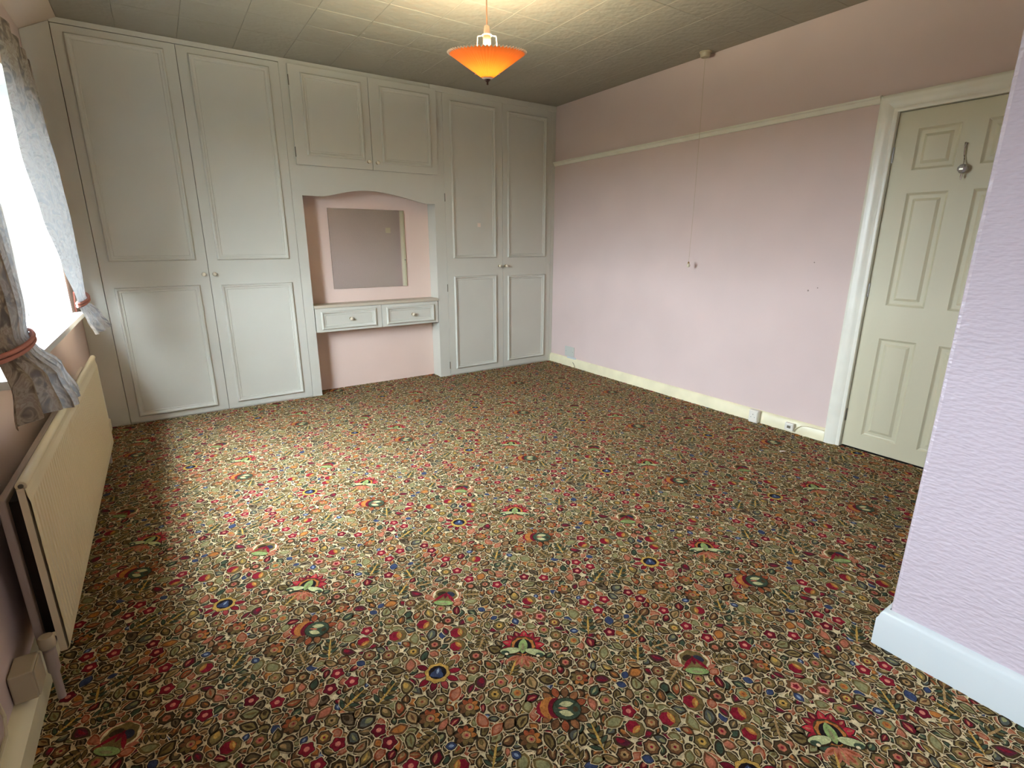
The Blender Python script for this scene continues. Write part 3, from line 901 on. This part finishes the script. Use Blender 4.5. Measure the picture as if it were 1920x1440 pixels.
def cres_flower(r=.029):
    return [(star(0, 0, r + .002, 9, .10, 0, 27), DK, 0), (star(0, 0, r, 9, .12, 0, 27), OLIV, 1), (star(-r * .25, 0, r * .78, 7, .14, 0, 21), CRIM, 2), (lens(r * .15, 0, r * 1.3, r * .62, PI / 2), ORNG, 3), (lens(r * .25, 0, r * .8, r * .26, PI / 2), YEL, 4)]
def pink_flower(r=.028):
    return [(star(0, 0, r + .002, 7, .25, 0, 28), DK, 0), (star(0, 0, r, 7, .26, 0, 28), BRN, 1), (star(0, 0, r * .6, 5, .25), PINK, 2), (star(0, 0, r * .36, 5, .35), CRIM, 3)]
def blue_drop(L=.03, Wd=.022):
    return [(lens(0, 0, L + .004, Wd + .004), DK, 0), (lens(0, 0, L, Wd), BLUE, 1), (lens(0, 0, L * .5, Wd * .4), LBLU if rng.random() < .5 else BLUE, 2)]
def fern(n=5, s=1.0, a=GRN, b_=YEL):
    out = []
    for i in range(n):
        for sg in (-1, 1):
            x = (-.035 + .016 * i) * s
            L = (.038 - .004 * i) * s
            rot = PI / 2 * 0 + sg * (1.05 - .1 * i)
            cx, cy = x + math.cos(rot) * L / 2, math.sin(rot) * L / 2
            out.append((grow(lens(cx, cy, L, .012 * s, rot, 8), .002), DK, 0))
            out.append((lens(cx, cy, L * .9, .010 * s, rot, 8), a if (i + (sg > 0)) % 2 else OLIV, 1))
    out.append((lens(.0, 0, .10 * s, .007, 0, 6), b_, 2))
    return out
def palmette_a():
    out = []
    for i in range(9):
        a = -.25 + (PI + .5) * i / 8
        out.append((grow(lens(.047 * math.cos(a), .047 * math.sin(a) + .005, .05, .026, a), .0025), DK, 0))
    for i in range(9):
        a = -.25 + (PI + .5) * i / 8
        out.append((lens(.047 * math.cos(a), .047 * math.sin(a) + .005, .048, .024, a), (CRIM, C(176, 44, 56), CRIM2)[i % 3] if 2 < i < 6 or i % 2 else CRIM, 1))
        out.append((lens(.056 * math.cos(a), .056 * math.sin(a) + .005, .018, .007, a), SALM, 2))
    out += [(ell(0, .006, .042, .044, 0, 16), DK2, 2), (star(0, .006, .040, 9, .12, 0, 27), ORNG, 3), (ell(0, .004, .029, .033, 0, 14), BLK, 4),
            (lens(0, .006, .066, .030, PI / 2, 12), LGRN, 5), (lens(0, .0, .04, .010, PI / 2, 8), SAGE, 6)]
    for sg in (-1, 1):
        out += [(ell(sg * .042, -.020, .036, .017, sg * -.2, 14), DK, 7), (ell(sg * .040, -.018, .033, .013, sg * -.2, 14), C(182, 186, 134), 8), (ell(sg * .055, -.028, .014, .009, 0, 10), GRN, 9), (ell(sg * .050, -.033, .006, .005, 0, 8), CREAM, 10)]
        for j in (0, 1):
            a = -PI / 2 + sg * (.45 + .6 * j)
            out += [(lens(.03 * math.cos(a), -.032 + .03 * math.sin(a), .05, .018, a), SALM, 2), (lens(.03 * math.cos(a), -.032 + .03 * math.sin(a), .03, .006, a), RUST, 3)]
    out += [(lens(0, -.058, .055, .020, -PI / 2), SALM, 3), (lens(0, -.058, .03, .007, -PI / 2), TAN, 4)]
    return out
def palmette_b():
    out = [(ell(0, .012, .055, .044, 0, 18), SALM, 0), (ell(0, .010, .050, .040, 0, 18), CREAM, 1), (star(0, .008, .044, 7, .12, 0, 28), OLIV, 2), (ell(-.017, .016, .018, .013, .5, 10), DK, 3), (ell(.017, .016, .018, .013, -.5, 10), C(48, 50, 62), 3)]
    for sg in (-1, 1):
        out += [(lens(sg * .020, -.004, .06, .013, sg * -.9 + PI / 2 * (1 + sg) * 0, 8), CRIM, 4), (lens(sg * .050, -.012, .034, .014, sg * .5, 8), SALM, 4)]
    out += [(lens(0, .008, .04, .012, PI / 2), CRIM2, 5), (ell(0, -.036, .038, .015, 0, 14), DK, 6), (ell(0, -.035, .036, .013, 0, 14), LGRN, 7), (ell(0, -.038, .018, .005, 0, 8), SAGE, 8)]
    for i in range(5):
        a = PI / 2 + (i - 2) * .5
        out += [(grow(lens(.062 * math.cos(a), .012 + .055 * math.sin(a), .026, .018, a), .002), DK, 0), (lens(.062 * math.cos(a), .012 + .055 * math.sin(a), .024, .016, a), (BRN, OLIV)[i % 2], 1)]
    return out
def palmette_d():
    out = []
    for i in range(10):
        a = 2 * PI * i / 10 + .3
        if abs(a - PI / 2) < .7: col = OLIV
        else: col = (CRIM, CRIM2, C(150, 60, 60))[i % 3]
        out += [(grow(lens(.052 * math.cos(a), .048 * math.sin(a), .042, .020, a), .002), DK, 0), (lens(.052 * math.cos(a), .048 * math.sin(a), .040, .018, a), col, 1)]
    out += [(star(0, 0, .042, 8, .14), DK, 2), (star(0, 0, .040, 8, .14), YEL, 3), (ell(0, .002, .028, .026, 0, 12), BLK, 4), (star(0, -.002, .023, 3, .4, PI / 2, 12), BLUE, 5), (lens(0, .006, .022, .008, PI / 2), LBLU, 6)]
    return out
def palmette_e():
    out = []
    for i in range(13):
        a = 2 * PI * i / 13
        out += [(grow(lens(.058 * math.cos(a), .055 * math.sin(a), .038, .024, a), .002), DK, 0), (lens(.058 * math.cos(a), .055 * math.sin(a), .036, .021, a), (BRN, RUST, C(140, 92, 56))[i % 3], 1)]
    out += [(ell(-.045, -.005, .030, .030, 0, 12), CRIM, 2), (ell(-.035, .0, .030, .036, 0, 12), ORNG, 3), (ell(-.02, 0, .022, .034, 0, 12), CRIM2, 4), (ell(.012, 0, .042, .038, 0, 16), DK, 5), (ell(.012, 0, .039, .035, 0, 16), GRN, 6)]
    out += [(lens(.010, .015, .042, .020,   .15), C(186, 182, 132), 7), (lens(.010, -.015, .042, .020, -.15), C(186, 182, 132), 7), (lens(.0, 0, .03, .008, 0), SALM, 8), (ell(.036, 0, .008, .010, 0, 8), DK2, 8)]
    return out

def cells(S):
    st = INV @ S.T
    st -= np.floor(st)
    ij = (st * GN).astype(int) % GN
    return ij[0], ij[1]
PASS = 0
own = np.zeros((GN, GN), bool)      # cells taken in the current pass; earlier passes lie above the current one
def place(motif, cx, cy, rot, halo=.0020, force=False, need=1.0):
    c, s = math.cos(rot), math.sin(rot)
    R = np.array(((c, -s), (s, c)))
    low = [p @ R.T + (cx, cy) for p, col, ly in motif if ly == 0]
    if not force:
        fr, tot = 0, 0
        for p in low:
            m0 = p.mean(0)
            ij = cells(np.concatenate([p, m0 + (p - m0) * .55]))
            if own[ij].any(): return False
            fr += (~mask[ij]).sum(); tot += len(ij[0])
        if fr < need * tot: return False
    for p in low:
        g = grow(p, halo * .6); m0 = g.mean(0)
        gg = np.concatenate([g, (g + np.roll(g, -1, 0)) / 2])
        steps = max(4, int(np.linalg.norm(g - m0, axis=1).max() / .0017))
        ij = cells((m0 + (gg - m0)[None] * np.linspace(0, 1, steps)[:, None, None]).reshape(-1, 2))
        mask[ij] = True; own[ij] = True
        if halo: pieces.append((grow(p, halo), CREAM, -1, PASS))
    pieces.extend((p @ R.T + (cx, cy), col, ly + .05 * (k_ % 18), PASS) for k_, (p, col, ly) in enumerate(motif))
    return True

A0 = -UP    # motif "up" (+y) turned towards the far right corner
for f, x, y in ((palmette_a, 1.292, -3.334), (palmette_b, 1.194, -2.97), (palmette_d, 1.015, -3.274), (palmette_e, 1.255, -3.584)):
    place(f(), x, y, A0, force=True)
for lst, f in (
    ([(1.392, -3.016), (1.318, -2.927), (1.305, -2.853), (0.788, -3.161), (0.81, -3.411), (1.604, -3.278), (1.676, -3.308), (1.617, -3.338), (1.74, -3.074), (1.706, -3.12), (1.768, -3.14), (0.894, -2.98), (0.723, -3.152)], red_flower),
    ([(1.07, -3.063), (1.15, -3.159), (0.973, -3.059)], cres_flower),
    ([(1.369, -3.196), (1.424, -3.249)], pink_flower),
    ([(1.037, -3.433), (0.929, -3.404), (0.902, -3.46), (0.987, -3.504), (1.125, -3.609)], orange_flower),
    ([(1.449, -3.402), (1.368, -3.459), (0.952, -2.691), (0.988, -3.153), (0.865, -3.09), (0.916, -3.124), (1.058, -3.164), (1.147, -3.28), (1.114, -3.32), (1.281, -3.207), (1.214, -3.125), (1.145, -3.088), (1.121, -3.437), (1.178, -3.47), (1.487, -3.275)], None),
    ([(0.859, -3.26), (0.77, -3.228), (1.277, -3.705), (1.026, -2.663), (1.567, -3.416)], fern),
    ([(0.832, -3.107), (1.479, -3.369), (1.271, -3.104), (1.453, -3.617), (1.069, -3.625), (0.941, -3.51)], blue_drop)):
    for (x, y) in lst:
        if f is None:
            k = rng.integers(4)
            mo = round_flower(.0225, (OLIV, BRN, DK2, SAGE)[k], (YEL, TAN, SALM, ORNG)[k], (DK, CRIM, CRIM, RUST)[k])
        else: mo = f()
        place(mo, x, y, A0 + rng.uniform(-.5, .5) + (PI / 2 if f is fern else 0))
PAL = [(DK, OLIV, TAN), (DK, OLIV, DK2), (DK, OLIV2, DK2), (DK, BRN, TAN), (DK, BRN, ORNG), (DK2, RUST, TAN), (DK2, TAN, BRN), (DK2, TAN, OLIV), (DK, GRN, SAGE), (DK, GRN, None), (DK2, OLIV2, YEL),
       (DK, CRIM2, SALM), (DK2, PLUM, CRIM), (BRN, SALM, None), (BRN, ORNG, None), (RUST, C(172, 112, 84), None), (OLIV, SAGE, None), (DK2, SAGE, OLIV), (DK, C(96, 82, 58), TAN), (DK, C(104, 88, 66), DK), (DK2, C(140, 104, 70), None), (DK, C(86, 88, 80), SAGE), (DK, OLIV, RUST), (DK2, C(150, 120, 84), RUST)]
def rnd_pt():
    s, t = rng.random(2)
    return s * B1 + t * B2
for (n, fn) in ((9, lambda: orange_flower(.029)), (40, lambda: fern(4, .85, (GRN, OLIV)[rng.integers(2)], (YEL, TAN)[rng.integers(2)])), (16, lambda: red_flower(.0205)), (26, lambda: cres_flower(.026)), (150, lambda: round_flower(.021, (OLIV, BRN, OLIV2, DK2)[rng.integers(4)], (YEL, TAN, SALM, TAN)[rng.integers(4)], (DK, CRIM, RUST)[rng.integers(3)]))):
    for _ in range(n):
        x, y = rnd_pt(); place(fn(), x, y, rng.uniform(0, 2 * PI))
def fill(L, tries, need):
    free = np.argwhere(~mask)
    for q in free[rng.integers(len(free), size=tries)]:
        if mask[q[0], q[1]]: continue
        x, y = (q[0] + rng.random()) / GN * B1 + (q[1] + rng.random()) / GN * B2
        LL = L * rng.uniform(.88, 1.12)
        if L > .012 and rng.random() < .018: mo = blue_drop(LL * .8, LL * .55)
        else: mo = leaf_m(LL, LL * rng.uniform(.46, .72), PAL[rng.integers(len(PAL))], rng.uniform(-.12, .12))
        place(mo, x, y, rng.normal(PI / 2 - UP, 1.1), .0018, need=need)
for L, tries in ((.052, 500), (.042, 800), (.033, 800)): fill(L, tries, 1.0)
for PASS, (need, sizes) in enumerate(((.58, ((.040, 600), (.031, 700), (.024, 700))), (.46, ((.029, 600), (.021, 600))), (.36, ((.023, 600), (.016, 500)))), 1):
    own[:] = False
    for L, tries in sizes: fill(L, tries, need)

# replicate the cell over the room and write one mesh
cell_v, cell_c, cell_f = [], [], []
cen = []
for p, col, ly, ps_ in pieces:
    n = len(p); m0 = p.mean(0)
    cell_v.append(np.concatenate([np.concatenate([m0[None], p]), np.full((n + 1, 1), .0026 + .00015 * ly - .0007 * ps_)], 1))
    cell_c.append(np.tile(np.array(col + (1.0,)), (n + 1, 1)))
    cen.append((m0, n))
TW = np.concatenate([np.full(n + 1, i) for i, (_, n) in enumerate(cen)])
CV, CC = np.concatenate(cell_v), np.concatenate(cell_c)
starts = np.cumsum([0] + [n + 1 for _, n in cen])
CF = np.concatenate([np.stack([np.full(n, starts[i]), starts[i] + 1 + np.arange(n), starts[i] + 1 + (np.arange(n) + 1) % n], 1) for i, (_, n) in enumerate(cen)])
FP = np.concatenate([np.full(n, i) for i, (_, n) in enumerate(cen)])
CEN = np.array([c for c, _ in cen])
allv, allc, allf = [], [], []
base = 0
for i in range(-9, 10):
    for j in range(-9, 10):
        off = i * B1 + j * B2
        c = CEN + off
        keep = (c[:, 0] > -.01) & (c[:, 0] < 4.01) & (c[:, 1] > -5.3) & (c[:, 1] < .17) & ~((c[:, 0] > 2.33) & (c[:, 1] < -4.02))
        keep &= (c[:, 1] < .03) | ((c[:, 0] > 1.48) & (c[:, 0] < 2.65))
        if not keep.any(): continue
        vk = keep[TW]
        idx = np.cumsum(vk) - 1 + base
        v = CV[vk] + np.array((off[0], off[1], 0))
        fk = keep[FP]
        allv.append(v); allc.append(CC[vk]); allf.append(idx[CF[fk]]); base += vk.sum()
# plain cream ground
gv = np.array([(-.02, -5.6, 0.0002), (4.02, -5.6, .0002), (4.02, .17, .0002), (-.02, .17, .0002)])
allv.append(gv); allc.append(np.tile(np.array(CREAM + (1.0,)), (4, 1))); allf.append(np.array([(base, base + 1, base + 2), (base, base + 2, base + 3)]))
AV, AC, AF = np.concatenate(allv), np.concatenate(allc), np.concatenate(allf)
me = bpy.data.meshes.new('carpet')
me.vertices.add(len(AV)); me.vertices.foreach_set('co', AV.astype(np.float32).ravel())
me.loops.add(AF.size); me.loops.foreach_set('vertex_index', AF.astype(np.int32).ravel())
me.polygons.add(len(AF)); me.polygons.foreach_set('loop_start', np.arange(0, AF.size, 3, dtype=np.int32)); me.polygons.foreach_set('loop_total', np.full(len(AF), 3, np.int32))
me.update(calc_edges=True)
ca_ = me.color_attributes.new('yarn', 'FLOAT_COLOR', 'POINT')
ca_.data.foreach_set('color', AC.astype(np.float32).ravel())
me.materials.append(M['carpet'])
carpet = bpy.data.objects.new('carpet', me)
COL.objects.link(carpet)
carpet.parent = floor
carpet['kind'] = 'stuff'
carpet['label'] = 'fitted carpet densely woven with red, olive and cream flowers'
print('carpet pieces', len(pieces), 'tris', len(AF), 'mask fill', mask.mean())
